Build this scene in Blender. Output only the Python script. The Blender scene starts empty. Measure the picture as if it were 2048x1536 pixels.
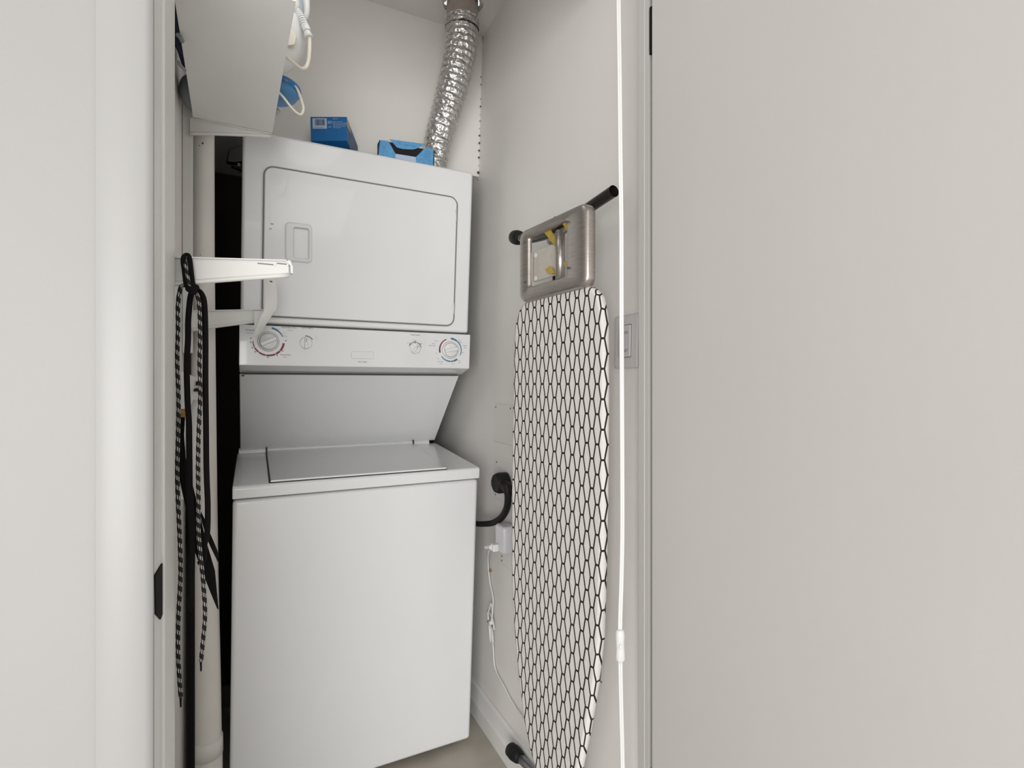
import bpy, bmesh, math, random
from mathutils import Vector, Matrix
random.seed(4)
PI = math.pi
S = bpy.context.scene
COL = S.collection
# ------------------------------------------------------------------ camera
H = 1.135                      # eye height above the floor; everything below is measured from eye level
TH = math.radians(26.4)
F = 1045.0
cam_d = bpy.data.cameras.new('camera'); cam = bpy.data.objects.new('camera', cam_d); COL.objects.link(cam)
cam.location = (0, 0, H); cam.rotation_euler = (PI/2, 0, -TH)
cam_d.sensor_width = 36; cam_d.lens = F/2048*36; cam_d.clip_start = .02
S.camera = cam
# ------------------------------------------------------------------ world, lights, exposure
w = bpy.data.worlds.new('world'); S.world = w; w.use_nodes = True
w.node_tree.nodes['Background'].inputs[0].default_value = (1.0, 1.0, 1.0, 1)
w.node_tree.nodes['Background'].inputs[1].default_value = .95
def area(name, loc, target, sx, sy, power, col=(1, .98, .95)):
    l = bpy.data.lights.new(name, 'AREA'); l.shape = 'RECTANGLE'; l.size = sx; l.size_y = sy
    l.energy = power; l.color = col
    o = bpy.data.objects.new(name, l); COL.objects.link(o); o.location = (loc[0], loc[1], loc[2]+H)
    o.rotation_euler = (Vector(target)-Vector(loc)).to_track_quat('-Z', 'Y').to_euler()
    return o
area('hall_window_light', (-1.2, -2.5, -.25), (.4, 1.4, .0), 2.5, 1.8, 113, (1, .99, .98))
area('hall_fill', (.25, -.6, 1.2), (.25, -.2, -1), .7, .7, 3)  # unseen fill lamp added under the hall ceiling
pl = bpy.data.lights.new('closet_fill', 'POINT'); pl.energy = 1.6; pl.shadow_soft_size = .14; pl.color = (1, .985, .96)  # unseen fill added inside the closet to brighten it, no fixture built
po = bpy.data.objects.new('closet_fill', pl); COL.objects.link(po); po.location = (.20, 1.08, 1.0+H)
S.view_settings.view_transform = 'Standard'; S.view_settings.look = 'None'
S.view_settings.exposure = 0.0; S.view_settings.gamma = 1.0
try: S.view_settings.use_curve_mapping = False
except Exception: pass

# ------------------------------------------------------------------ helpers
sT, cT = math.sin(TH), math.cos(TH)
def ray(u, v):
    t = (u-1024)/F
    return Vector((sT+cT*t, cT-sT*t, -(v-768)/F))
def PY(u, v, Y): r = ray(u, v); return r*(Y/r.y)
def PX(u, v, X): r = ray(u, v); return r*(X/r.x)
def PD(u, v, d): return ray(u, v)*d

def mat(name, col, rough=.5, metal=0.0, noise=0.0, nscale=20, bump=0.0, bscale=80, spec=.5, coat=0.0, stretch=None):
    m = bpy.data.materials.new(name); m.use_nodes = True; nt = m.node_tree; b = nt.nodes['Principled BSDF']
    b.inputs['Base Color'].default_value = (*col, 1); b.inputs['Roughness'].default_value = rough
    b.inputs['Metallic'].default_value = metal; b.inputs['Specular IOR Level'].default_value = spec
    b.inputs['Coat Weight'].default_value = coat
    tc = nt.nodes.new('ShaderNodeTexCoord')
    src = tc.outputs['Object']
    if stretch:
        mp = nt.nodes.new('ShaderNodeMapping'); mp.inputs['Scale'].default_value = stretch
        nt.links.new(src, mp.inputs[0]); src = mp.outputs[0]
    if noise:
        n = nt.nodes.new('ShaderNodeTexNoise'); n.inputs['Scale'].default_value = nscale; n.inputs['Detail'].default_value = 6
        nt.links.new(src, n.inputs['Vector'])
        r = nt.nodes.new('ShaderNodeMapRange'); r.inputs['To Min'].default_value = 1-noise; r.inputs['To Max'].default_value = 1+noise
        r.inputs['From Min'].default_value = .3; r.inputs['From Max'].default_value = .7
        nt.links.new(n.outputs[0], r.inputs[0])
        mx = nt.nodes.new('ShaderNodeVectorMath'); mx.operation = 'SCALE'; mx.inputs[0].default_value = col
        nt.links.new(r.outputs[0], mx.inputs['Scale']); nt.links.new(mx.outputs[0], b.inputs['Base Color'])
    if bump:
        n = nt.nodes.new('ShaderNodeTexNoise'); n.inputs['Scale'].default_value = bscale; n.inputs['Detail'].default_value = 3
        nt.links.new(src, n.inputs['Vector'])
        bp = nt.nodes.new('ShaderNodeBump'); bp.inputs['Strength'].default_value = bump; bp.inputs['Distance'].default_value = .002
        nt.links.new(n.outputs[0], bp.inputs['Height']); nt.links.new(bp.outputs[0], b.inputs['Normal'])
    return m
M = {}
M['wall'] = mat('wall_paint', (.385, .379, .370), .6, noise=.012, nscale=3, bump=.10, bscale=120)
M['wall_in'] = mat('closet_wall_paint', (.75, .73, .70), .45, noise=.015, nscale=4, bump=.18, bscale=70)
M['trim'] = mat('trim_paint', (.74, .735, .715), .38, noise=.01, nscale=5)
M['casing'] = mat('trim_paint_dim', (.39, .386, .378), .4, noise=.01, nscale=5)  # same paint as the trim, darkened to offset strong front light
M['door'] = mat('door_paint', (.55, .538, .513), .5, noise=.015, nscale=2.5, bump=.1, bscale=60)
M['dark_wall'] = mat('recess_shade', (.030, .024, .019), .9, noise=.2, nscale=5)  # deep shade of the gap beside the appliance, put into the wall colour
M['floor'] = mat('concrete_floor', (.46, .42, .365), .7, noise=.12, nscale=9, bump=.1, bscale=40)
M['enamel'] = mat('white_enamel', (.72, .725, .73), .22, noise=.008, nscale=5, spec=.5, coat=.3)
M['panel'] = mat('white_panel_plastic', (.69, .695, .70), .16, spec=.5, coat=.4)
M['knob'] = mat('knob_plastic', (.68, .685, .68), .3)
M['seam'] = mat('seam_shadow_gap', (.06, .06, .06), .8)
M['seam2'] = mat('door_gasket', (.17, .17, .17), .7)
M['handle_in'] = mat('handle_recess_plastic', (.5, .5, .49), .4)
M['red'] = mat('red_print', (.20, .010, .018), .5)
M['blue'] = mat('blue_print', (.05, .14, .26), .5)
M['teal'] = mat('teal_print', (.04, .22, .24), .5)
M['ink'] = mat('grey_print', (.07, .07, .075), .5)
M['plastic'] = mat('white_plastic', (.68, .68, .67), .35)
M['bracket'] = mat('white_bracket_metal', (.66, .655, .635), .38)
M['shelf'] = mat('white_shelf_board', (.86, .86, .85), .45, noise=.02, nscale=8)
M['pvc'] = mat('white_pvc_pipe', (.72, .695, .655), .4, noise=.05, nscale=7)
M['steel'] = mat('brushed_steel', (.40, .365, .335), .32, metal=.85, noise=.12, nscale=30, stretch=(1, 1, 12))
M['steel_hi'] = mat('zinc_plate', (.62, .58, .52), .38, metal=.45, noise=.05, nscale=50)
M['tube'] = mat('dark_tube', (.055, .047, .042), .22, metal=.7)
M['chrome'] = mat('grey_metal_tube', (.42, .43, .45), .3, metal=.9)
M['rubber'] = mat('black_rubber', (.008, .008, .0085), .55, spec=.25)
M['black'] = mat('black_cord', (.006, .005, .005), .85, spec=.15)
M['brass'] = mat('brass_fitting', (.42, .27, .07), .4, metal=.6, noise=.2, nscale=200)
M['yellow'] = mat('yellow_strap', (.42, .30, .05), .6, noise=.1, nscale=60)
M['cream'] = mat('cream_cord', (.72, .67, .58), .45)
M['white_cord'] = mat('white_cord', (.74, .74, .73), .4)
M['ironblue'] = mat('blue_plastic', (.02, .16, .42), .3)
M['ironpale'] = mat('pale_blue_tank', (.42, .50, .55), .2)
M['navy'] = mat('navy_fabric', (.008, .018, .055), .8, noise=.3, nscale=40)
M['greyplastic'] = mat('grey_plastic', (.20, .215, .22), .5)
M['boxblue'] = mat('blue_cardboard', (.004, .12, .34), .45, noise=.04, nscale=20)
M['boxside'] = mat('faded_blue_cardboard', (.085, .14, .24), .55, noise=.25, nscale=60)
M['boxlight'] = mat('light_blue_cardboard', (.10, .31, .56), .5, noise=.14, nscale=90)
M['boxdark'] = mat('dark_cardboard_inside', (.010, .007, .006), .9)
M['boxedge'] = mat('navy_cardboard_edge', (.01, .025, .07), .7)
M['cardtan'] = mat('tan_cardboard', (.48, .38, .26), .8)
M['printpale'] = mat('pale_print', (.42, .52, .66), .6)
M['plastgrey'] = mat('lilac_white_plastic', (.60, .60, .64), .3)
M['lilac'] = mat('blue_ring_print', (.06, .12, .42), .4)
M['plate'] = mat('painted_wall_plate', (.72, .70, .67), .4)
M['ductrigid'] = mat('galvanised_duct', (.42, .37, .34), .35, metal=.6, noise=.1, nscale=25)
M['drywall'] = mat('torn_drywall', (.46, .42, .37), .9, noise=.25, nscale=60)
M['void'] = mat('ceiling_void', (.03, .022, .017), .95)
M['speck'] = mat('brown_speck', (.09, .07, .055), .9)
# crumpled foil
def foil():
    m = bpy.data.materials.new('crinkled_foil'); m.use_nodes = True; nt = m.node_tree; b = nt.nodes['Principled BSDF']
    b.inputs['Base Color'].default_value = (.66, .65, .64, 1); b.inputs['Metallic'].default_value = .95; b.inputs['Roughness'].default_value = .22
    tc = nt.nodes.new('ShaderNodeTexCoord')
    v = nt.nodes.new('ShaderNodeTexVoronoi'); v.inputs['Scale'].default_value = 70
    n = nt.nodes.new('ShaderNodeTexNoise'); n.inputs['Scale'].default_value = 95; n.inputs['Detail'].default_value = 4
    nt.links.new(tc.outputs['Object'], v.inputs['Vector']); nt.links.new(tc.outputs['Object'], n.inputs['Vector'])
    a = nt.nodes.new('ShaderNodeMath'); a.operation = 'ADD'
    nt.links.new(v.outputs['Distance'], a.inputs[0]); nt.links.new(n.outputs[0], a.inputs[1])
    bp = nt.nodes.new('ShaderNodeBump'); bp.inputs['Strength'].default_value = .75; bp.inputs['Distance'].default_value = .006
    nt.links.new(a.outputs[0], bp.inputs['Height']); nt.links.new(bp.outputs[0], b.inputs['Normal'])
    return m
M['foil'] = foil()
# black and white braided cord: spiral dashes along the cord (UV: x round, y metres along)
def braid():
    m = bpy.data.materials.new('braided_black_white'); m.use_nodes = True; nt = m.node_tree; b = nt.nodes['Principled BSDF']
    b.inputs['Roughness'].default_value = .85
    uv = nt.nodes.new('ShaderNodeUVMap'); sp = nt.nodes.new('ShaderNodeSeparateXYZ'); nt.links.new(uv.outputs[0], sp.inputs[0])
    def mth(op, a, c, k=None):
        q = nt.nodes.new('ShaderNodeMath'); q.operation = op
        for i, z in enumerate((a, c)):
            if z is None: continue
            if isinstance(z, (int, float)): q.inputs[i].default_value = z
            else: nt.links.new(z, q.inputs[i])
        return q.outputs[0]
    y = mth('MULTIPLY', sp.outputs[1], 66.0)
    s1 = mth('FRACT', mth('ADD', y, sp.outputs[0]), None)
    g1 = mth('GREATER_THAN', s1, .56)
    s2 = mth('FRACT', mth('MULTIPLY', sp.outputs[0], 7.0), None)
    g2 = mth('GREATER_THAN', s2, .58)
    k = mth('MULTIPLY', g1, g2)
    mx = nt.nodes.new('ShaderNodeMix'); mx.data_type = 'RGBA'
    mx.inputs[6].default_value = (.006, .005, .005, 1); mx.inputs[7].default_value = (.55, .53, .50, 1)
    nt.links.new(k, mx.inputs[0]); nt.links.new(mx.outputs[2], b.inputs['Base Color'])
    return m
M['braid'] = braid()
# ironing board cover: printed net of tall hexagons (UV in metres)
def hexcloth():
    m = bpy.data.materials.new('hexagon_print_cotton'); m.use_nodes = True; nt = m.node_tree; b = nt.nodes['Principled BSDF']
    b.inputs['Roughness'].default_value = .8; b.inputs['Specular IOR Level'].default_value = .2
    uv = nt.nodes.new('ShaderNodeUVMap'); sp = nt.nodes.new('ShaderNodeSeparateXYZ'); nt.links.new(uv.outputs[0], sp.inputs[0])
    def mth(op, a, c=None):
        q = nt.nodes.new('ShaderNodeMath'); q.operation = op
        for i, z in enumerate((a, c)):
            if z is None: continue
            if isinstance(z, (int, float)): q.inputs[i].default_value = z
            else: nt.links.new(z, q.inputs[i])
        return q.outputs[0]
    A, B, W_, LW = .0328, .0615, .0095, .0041
    s = (A-2*W_)/B; nrm = math.sqrt(1+s*s)
    def cell(off):
        x = mth('SUBTRACT', mth('FRACT', mth('ADD', mth('DIVIDE', sp.outputs[0], A), off)), .5)
        y = mth('SUBTRACT', mth('FRACT', mth('ADD', mth('DIVIDE', sp.outputs[1], B), off)), .5)
        x = mth('MULTIPLY', mth('ABSOLUTE', x), A); y = mth('MULTIPLY', mth('ABSOLUTE', y), B)
        d1 = mth('DIVIDE', mth('SUBTRACT', (A-W_)/2, mth('ADD', x, mth('MULTIPLY', y, s))), nrm)
        d2 = mth('MULTIPLY', mth('SUBTRACT', B/2, y), .9)
        return mth('MINIMUM', d1, d2)
    d = mth('MAXIMUM', cell(0.0), cell(.5))
    k = mth('LESS_THAN', d, LW/2)
    mx = nt.nodes.new('ShaderNodeMix'); mx.data_type = 'RGBA'
    mx.inputs[6].default_value = (.72, .69, .665, 1); mx.inputs[7].default_value = (.022, .019, .018, 1)
    nt.links.new(k, mx.inputs[0]); nt.links.new(mx.outputs[2], b.inputs['Base Color'])
    return m
M['hex'] = hexcloth()

def tag(o, label=None, cat=None, group=None, kind=None):
    if label: o['label'] = label
    if cat: o['category'] = cat
    if group: o['group'] = group
    if kind: o['kind'] = kind
    return o
ORI = {}
def thing(name, loc, label, cat, group=None):
    o = bpy.data.objects.new(name, None); o.empty_display_size = .05; COL.objects.link(o)
    o.location = (loc[0], loc[1], loc[2]+H); ORI[o] = Vector(loc)
    return tag(o, label, cat, group)
def obj(name, bm, m, parent=None, smooth=False, bevel=0, seg=2, subs=0, angle=.6):
    me = bpy.data.meshes.new(name)
    vs = [v.co for v in bm.verts]
    if parent is not None: base = ORI[parent]
    else:
        lo = Vector((min(v[i] for v in vs) for i in range(3))); hi = Vector((max(v[i] for v in vs) for i in range(3)))
        base = Vector(((lo.x+hi.x)/2, (lo.y+hi.y)/2, lo.z))
    bmesh.ops.recalc_face_normals(bm, faces=bm.faces)
    for v in bm.verts: v.co -= base
    bm.to_mesh(me); bm.free()
    o = bpy.data.objects.new(name, me); COL.objects.link(o)
    ORI[o] = base
    ms = m if isinstance(m, (list, tuple)) else [m]
    for q in ms: me.materials.append(M[q] if isinstance(q, str) else q)
    if parent is not None:
        o.parent = parent; ORI[o] = base
    else: o.location = (base.x, base.y, base.z+H)
    if smooth:
        for p in me.polygons: p.use_smooth = True
    if bevel:
        b = o.modifiers.new('bevel', 'BEVEL'); b.width = bevel; b.segments = seg; b.limit_method = 'ANGLE'; b.angle_limit = angle
        for p in me.polygons: p.use_smooth = True
        b.harden_normals = True
    if subs:
        q = o.modifiers.new('subdiv', 'SUBSURF'); q.levels = subs; q.render_levels = subs
    return o
def BM(): return bmesh.new()
def hexa(bm, c):       # 8 corners: bottom 4 (ccw), top 4
    vs = [bm.verts.new(p) for p in c]
    for f in ((0,3,2,1),(4,5,6,7),(0,1,5,4),(1,2,6,5),(2,3,7,6),(3,0,4,7)): bm.faces.new([vs[i] for i in f])
    return vs
def box(bm, x0, x1, y0, y1, z0, z1, fn=None):
    c = [(x0,y0,z0),(x1,y0,z0),(x1,y1,z0),(x0,y1,z0),(x0,y0,z1),(x1,y0,z1),(x1,y1,z1),(x0,y1,z1)]
    if fn: c = [fn(*p) for p in c]
    return hexa(bm, c)
def loft(bm, loops, cap0=True, cap1=True, closed=True):
    rows = [[bm.verts.new(p) for p in L] for L in loops]
    for a, b in zip(rows, rows[1:]):
        n = len(a)
        for i in range(n if closed else n-1):
            j = (i+1) % n
            bm.faces.new((a[i], a[j], b[j], b[i]))
    if cap0: bm.faces.new(rows[0][::-1])
    if cap1: bm.faces.new(rows[-1])
    return rows
def prism(bm, pts, a, b):   # pts: function-ready 3D start loop and end loop
    return loft(bm, [a, b])
def spline(pts, n=8):
    pts = [Vector(p) for p in pts]; out = []
    P = [pts[0]*2-pts[1]] + pts + [pts[-1]*2-pts[-2]]
    for i in range(1, len(P)-2):
        for k in range(n):
            t = k/n; p0, p1, p2, p3 = P[i-1:i+3]
            out.append(.5*((2*p1)+(-p0+p2)*t+(2*p0-5*p1+4*p2-p3)*t*t+(-p0+3*p1-3*p2+p3)*t**3))
    out.append(pts[-1]); return out
def tube(bm, pts, r, n=12, uv=False, caps=True, flat=None, ref=None):
    pts = [Vector(p) for p in pts]; N = len(pts)
    rr_ = r if isinstance(r, (list, tuple)) else [r]*N
    up = ref or Vector((0, 1, 0)); rows = []; acc = 0; L = [0]
    for i in range(1, N): acc += (pts[i]-pts[i-1]).length; L.append(acc)
    prev = None
    for i, p in enumerate(pts):
        t = (pts[min(i+1, N-1)]-pts[max(i-1, 0)]).normalized()
        if prev is None:
            a = t.cross(up)
            if a.length < 1e-3: a = t.cross(Vector((1, 0, 0)))
            a.normalize()
        else:
            a = (prev-t*prev.dot(t)).normalized()
        prev = a; b = t.cross(a)
        fa, fb = (1, 1) if flat is None else flat
        rows.append([bm.verts.new(p+(a*math.cos(2*PI*k/n)*fa+b*math.sin(2*PI*k/n)*fb)*rr_[i]) for k in range(n)])
    lay = bm.loops.layers.uv.verify() if uv else None
    for i in range(N-1):
        for k in range(n):
            j = (k+1) % n
            f = bm.faces.new((rows[i][k], rows[i][j], rows[i+1][j], rows[i+1][k]))
            f.smooth = True
            if uv:
                for lp, (uu, vv) in zip(f.loops, ((k/n, L[i]), ((k+1)/n, L[i]), ((k+1)/n, L[i+1]), (k/n, L[i+1]))): lp[lay].uv = (uu, vv)
    if caps: bm.faces.new(rows[0][::-1]); bm.faces.new(rows[-1])
    return rows
def disc(bm, c, nrm, r, th, n=32, r2=None):   # short cylinder from c along nrm
    nrm = Vector(nrm).normalized(); c = Vector(c)
    a = nrm.orthogonal().normalized(); b = nrm.cross(a)
    L = lambda rad, o: [c+nrm*o+(a*math.cos(2*PI*k/n)+b*math.sin(2*PI*k/n))*rad for k in range(n)]
    r2 = r2 if r2 is not None else r
    loft(bm, [L(r, 0), L(r, th*.7), L(r2, th)])
def rrect(x0, x1, z0, z1, r, n=6):
    out = []
    for cx, cz, a0 in ((x1-r, z1-r, 0), (x0+r, z1-r, PI/2), (x0+r, z0+r, PI), (x1-r, z0+r, 1.5*PI)):
        for k in range(n+1):
            a = a0+PI/2*k/n; out.append((cx+r*math.cos(a), cz+r*math.sin(a)))
    return out
def ico(bm, c, r, sc=(1, 1, 1), sub=3, rot=None):
    mt = Matrix.Translation(Vector(c)) @ (rot or Matrix.Identity(4)) @ Matrix.Diagonal((*[r*k for k in sc], 1))
    bmesh.ops.create_icosphere(bm, subdivisions=sub, radius=1, matrix=mt)
def text(name, s, size, fn, m, parent, align='CENTER'):
    cu = bpy.data.curves.new(name, 'FONT'); cu.body = s; cu.size = size; cu.align_x = align; cu.extrude = 0.0
    cu.resolution_u = 2
    t = bpy.data.objects.new(name, cu); COL.objects.link(t)
    dg = bpy.context.evaluated_depsgraph_get(); me = bpy.data.meshes.new_from_object(t.evaluated_get(dg))
    bpy.data.objects.remove(t)
    bm = BM(); bm.from_mesh(me)
    for v in bm.verts: v.co = Vector(fn(v.co.x, v.co.y))
    return bm

# ------------------------------------------------------------------ setting
FL = -H; CE = 1.325; YB = 1.84; YF = .79          # floor, closet ceiling, upper back wall, front of door wall
XL = -.155
def struct(name, bm, m, **k):
    o = obj(name, bm, m, **k); o['kind'] = 'structure'; return o
def rx(z, y=1.2): return .722+.03*z+.040*(y-1.2)*max(0, min(1, (z+.5)/1.2))                       # right closet wall, slightly out of plumb
b = BM(); box(b, -3.2, 3.2, -3.4, 2.4, FL-.05, FL); struct('floor', b, 'floor')
# closet ceiling with a round cut for the duct
dc = PY(925, 8, 1.705); dc.z = CE
b = BM()
n = 40; inner = []; outer = []
x0, x1, y0, y1 = XL-.02, .84, YF+.1, YB+.02
for k in range(n):
    a = 2*PI*k/n; ca, sa = math.cos(a), math.sin(a)
    rad = .064+random.uniform(-.004, .006)
    inner.append(Vector((dc.x+rad*ca, dc.y+rad*sa, CE)))
    ts = []
    if ca > 1e-6: ts.append((x1-dc.x)/ca)
    if ca < -1e-6: ts.append((x0-dc.x)/ca)
    if sa > 1e-6: ts.append((y1-dc.y)/sa)
    if sa < -1e-6: ts.append((y0-dc.y)/sa)
    t = min(ts); outer.append(Vector((dc.x+t*ca, dc.y+t*sa, CE)))
up = Vector((0, 0, .012))
loft(b, [[p+up for p in inner], inner, outer, [p+up for p in outer]], False, False)
ceil = struct('ceiling', b, 'wall_in')
b = BM(); box(b, XL-.02, .84, YF+.1, YB+.02, CE+.2, CE+.22)
for p in ((XL-.03, XL-.02, YF+.1, YB+.02), (.84, .85, YF+.1, YB+.02)): box(b, p[0], p[1], p[2], p[3], CE+.012, CE+.22)
o = obj('ceiling_cavity', b, 'void', ceil)
# torn drywall lip round the duct
b = BM()
rag = []
for k in range(30):
    a = 2*PI*k/30
    r1 = .061+.003*math.sin(5*a); r2 = .070+random.uniform(-.004, .005)
    rag.append((a, r1, r2))
loft(b, [[(dc.x+r1*math.cos(a), dc.y+r1*math.sin(a), CE-.006-random.uniform(0, .008)) for a, r1, r2 in rag],
         [(dc.x+r2*math.cos(a), min(dc.y+r2*math.sin(a), YB-.002), CE-.0005) for a, r1, r2 in rag]], False, False)
obj('torn_edge', b, 'drywall', ceil)
# right wall (closet side)
b = BM()
ys = YF+.02
zs = [FL, -.5, -.2, .1, .4, .7, CE+.02]; ny = 12
g_ = [[b.verts.new((rx(z, ys+(2.3-ys)*k/ny), ys+(2.3-ys)*k/ny, z)) for k in range(ny+1)] for z in zs]
for a_, c_ in zip(g_, g_[1:]):
    for k in range(ny): b.faces.new((a_[k], a_[k+1], c_[k+1], c_[k]))
bk = [[b.verts.new((.86, y, z)) for y in (ys, 2.3)] for z in (FL, CE+.02)]
b.faces.new((bk[0][0], bk[0][1], bk[1][1], bk[1][0]))
b.faces.new([q[0] for q in g_]+[bk[1][0], bk[0][0]]); b.faces.new([q[-1] for q in g_]+[bk[1][1], bk[0][1]])
b.faces.new(g_[-1]+[bk[1][1], bk[1][0]]); b.faces.new(g_[0]+[bk[0][1], bk[0][0]]); wr = struct('wall_right', b, 'wall_in')
# dots along the badly taped seam and a hole where the wall board is broken
b = BM()
for (u, v, rr0) in ((962,154,.003),(962,169,.003),(961,198,.0025),(961,213,.004),(960,229,.002),(960,242,.003),(959,257,.002),(959,271,.0045),(958.5,286,.005),(958,301,.005),(957.5,315,.005),(957,331,.002),(956.5,345,.007),(955.5,360,.003),(1203,1364,.003)):
    r = ray(u, v); k = .7
    for _ in range(12): k = rx(r.z*k, r.y*k)/r.x
    k = min(k, (YB-.006)/r.y) if v < 400 else k
    p = r*k
    bmesh.ops.create_icosphere(b, subdivisions=1, radius=1, matrix=Matrix.Translation(p) @ Matrix.Diagonal((rr0*.75, rr0*.75, rr0*.85, 1)))
o = obj('paint_fleck', b, 'speck', wr); o['kind'] = 'stuff'
b = BM()
def onright(u, v, off=0):
    r = ray(u, v); k = .7
    for _ in range(12): k = (rx(r.z*k, r.y*k)-off)/r.x
    return r*k
loft(b, [[onright(u, v, .0012) for u, v in ((951,13),(958,15),(969,17),(969,30),(968,42),(970,58),(967,70),(964,84),(958,104),(953,110))],
         [onright(u, v, -.001) for u, v in ((951,13),(958,15),(969,17),(969,30),(968,42),(970,58),(967,70),(964,84),(958,104),(953,110))]])
obj('broken_drywall', b, 'drywall', wr)
# upper back wall (bulkhead) and lower recess
b = BM(); box(b, XL-.02, .84, YB, 2.3, .79, CE+.02); struct('wall_back', b, 'wall_in')
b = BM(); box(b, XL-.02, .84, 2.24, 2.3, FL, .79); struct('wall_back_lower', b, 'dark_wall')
# left closet wall
b = BM(); box(b, XL-.03, XL, .95, 1.60, FL, CE+.02); struct('wall_left', b, 'wall_in')
b = BM(); box(b, XL-.03, XL, 1.60, YB+.001, .79, CE+.02); struct('wall_left_upper', b, 'wall_in')
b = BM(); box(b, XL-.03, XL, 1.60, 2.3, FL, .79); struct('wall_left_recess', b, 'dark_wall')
# front wall with the doorway
HD = .93     # head of the opening
JX0, JX1 = -.112, .697
b = BM(); box(b, -2.6, JX0-.02, YF+.006, .95, FL, CE+.02); struct('wall_front', b, 'wall')
b = BM(); box(b, JX1+.03, 2.4, YF+.014, .83, FL, CE+.02); struct('wall_front_right', b, 'wall')
b = BM(); box(b, JX0-.02, JX1+.03, YF+.006, .83, HD+.02, CE+.02); struct('wall_front_head', b, 'wall')
b = BM(); box(b, -2.6, 2.4, -3.0, .95, CE+.02, CE+.05); struct('ceiling_hall', b, 'wall')
# casing and jambs
b = BM()
xa = .79*(-.2163)
loft(b, [[(x, y, z) for x, y in ((xa, .7965), (xa, .791), (xa+.012, .786), (xa+.05, .7855), (JX0-.003, .788), (JX0, .7915), (JX0, .7965))] for z in (FL, HD+.06)])
struct('trim_1', b, 'casing', bevel=.0008)
b = BM()
box(b, JX0-.02, JX0, .792, .852, FL, HD+.02); box(b, JX0-.02, JX0+.0045, .852, .955, FL, HD+.02)
o = struct('trim_2', b, 'trim', bevel=.002)
b = BM()
jb = .858
box(b, JX1, JX1+.03, .8005, .812, FL, HD+.02); box(b, JX1-.0015, JX1+.03, .812, .828, FL, HD+.02)
struct('trim_3', b, mat('jamb_paint_dim', (.50, .492, .475), .45))  # another copy of the trim paint, darkened to offset light on this face
b = BM(); box(b, JX0-.02, JX1+.03, .792, .95, HD, HD+.02); struct('trim_4', b, 'trim', bevel=.002)
b = BM(); box(b, JX0-.06, JX1+.06, .785, .797, HD, HD+.06); struct('trim_5', b, 'trim', bevel=.002)
# baseboard on the right wall, in two steps
b = BM()
loft(b, [[(rx(FL)+.01, y, FL), (rx(FL)-.014, y, FL), (rx(FL)-.014, y, FL+.055), (rx(FL)-.009, y, FL+.062), (rx(FL)-.008, y, FL+.105), (rx(FL)-.001, y, FL+.112), (rx(FL)+.01, y, FL+.112)] for y in (YF+.05, 2.2)])
struct('baseboard_right', b, 'trim', bevel=.001)
# open door, folded back towards the camera
dX = JX1-.002
door = thing('door_1', (dX, .79, FL), 'open flat cream door leaf filling the right side', 'door'); door['kind'] = 'structure'
del door['category']
b = BM(); box(b, dX, dX+.035, .09, .789, FL+.01, HD-.004); obj('door_panel', b, 'door', door, bevel=.0015)
for zc in (.692, -.8):
    b = BM(); tube(b, [(dX+.0055, .7945, zc-.045), (dX+.0055, .7945, zc+.045)], .0048, 12); obj('hinge', b, 'black' if zc > 0 else 'trim', door)
# strike plate on the left jamb
b = BM()
pts = [(.7915, -.272), (.7915, -.235), (.803, -.226), (.815, -.205), (.8155, -.305), (.806, -.312)]
pl = [(308, 1150), (320, 1130), (327.5, 1119), (327.5, 1215), (319, 1239), (309, 1228)]
loft(b, [[PX(u, v, JX0)+Vector((.0018, 0, 0)) for u, v in pl], [PX(u, v, JX0)+Vector((-.002, 0, 0)) for u, v in pl]])
t = thing('strike_plate', (JX0, .80, -.31), 'dark metal strike plate set in the left door jamb', 'strike plate')
obj('plate', b, 'black', t, bevel=.0005)
b = BM(); pl = [(323, 1152), (325.5, 1150), (325.5, 1198), (323, 1202)]
loft(b, [[PX(u, v, JX0)+Vector((.0026, 0, 0)) for u, v in pl], [PX(u, v, JX0)+Vector((.0010, 0, 0)) for u, v in pl]])
obj('lip', b, 'steel_hi', t)

# ------------------------------------------------------------------ stacked washer and dryer
WX0, WX1 = -.0435, .649
def WP(x, y, z):
    k = (x-WX0)/(WX1-WX0); return Vector((x+z*(.010+.024*k), y, z))
LC = thing('laundry_center', (.3, 1.85, FL), 'white stacked washer and dryer filling the closet', 'washer dryer')
def wloft(b, loops, **k): return loft(b, [[WP(*p) for p in L] for L in loops], **k)
# washer cabinet
b = BM(); box(b, WX0, WX1, 1.526, 2.2, FL+.022, -.3005, WP); obj('washer_cabinet', b, 'enamel', LC, bevel=.011, seg=4)
b = BM(); box(b, WX0+.01, WX1-.01, 1.538, 2.19, -.302, -.2975, WP); obj('seam', b, 'seam', LC)
for x in (WX0+.05, WX1-.05):
    for y in (1.58, 2.12):
        b = BM(); p = WP(x, y, FL); disc(b, (p.x, p.y, FL), (0, 0, 1), .018, .03, 16); obj('leveling_foot', b, 'rubber', LC)
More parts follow.
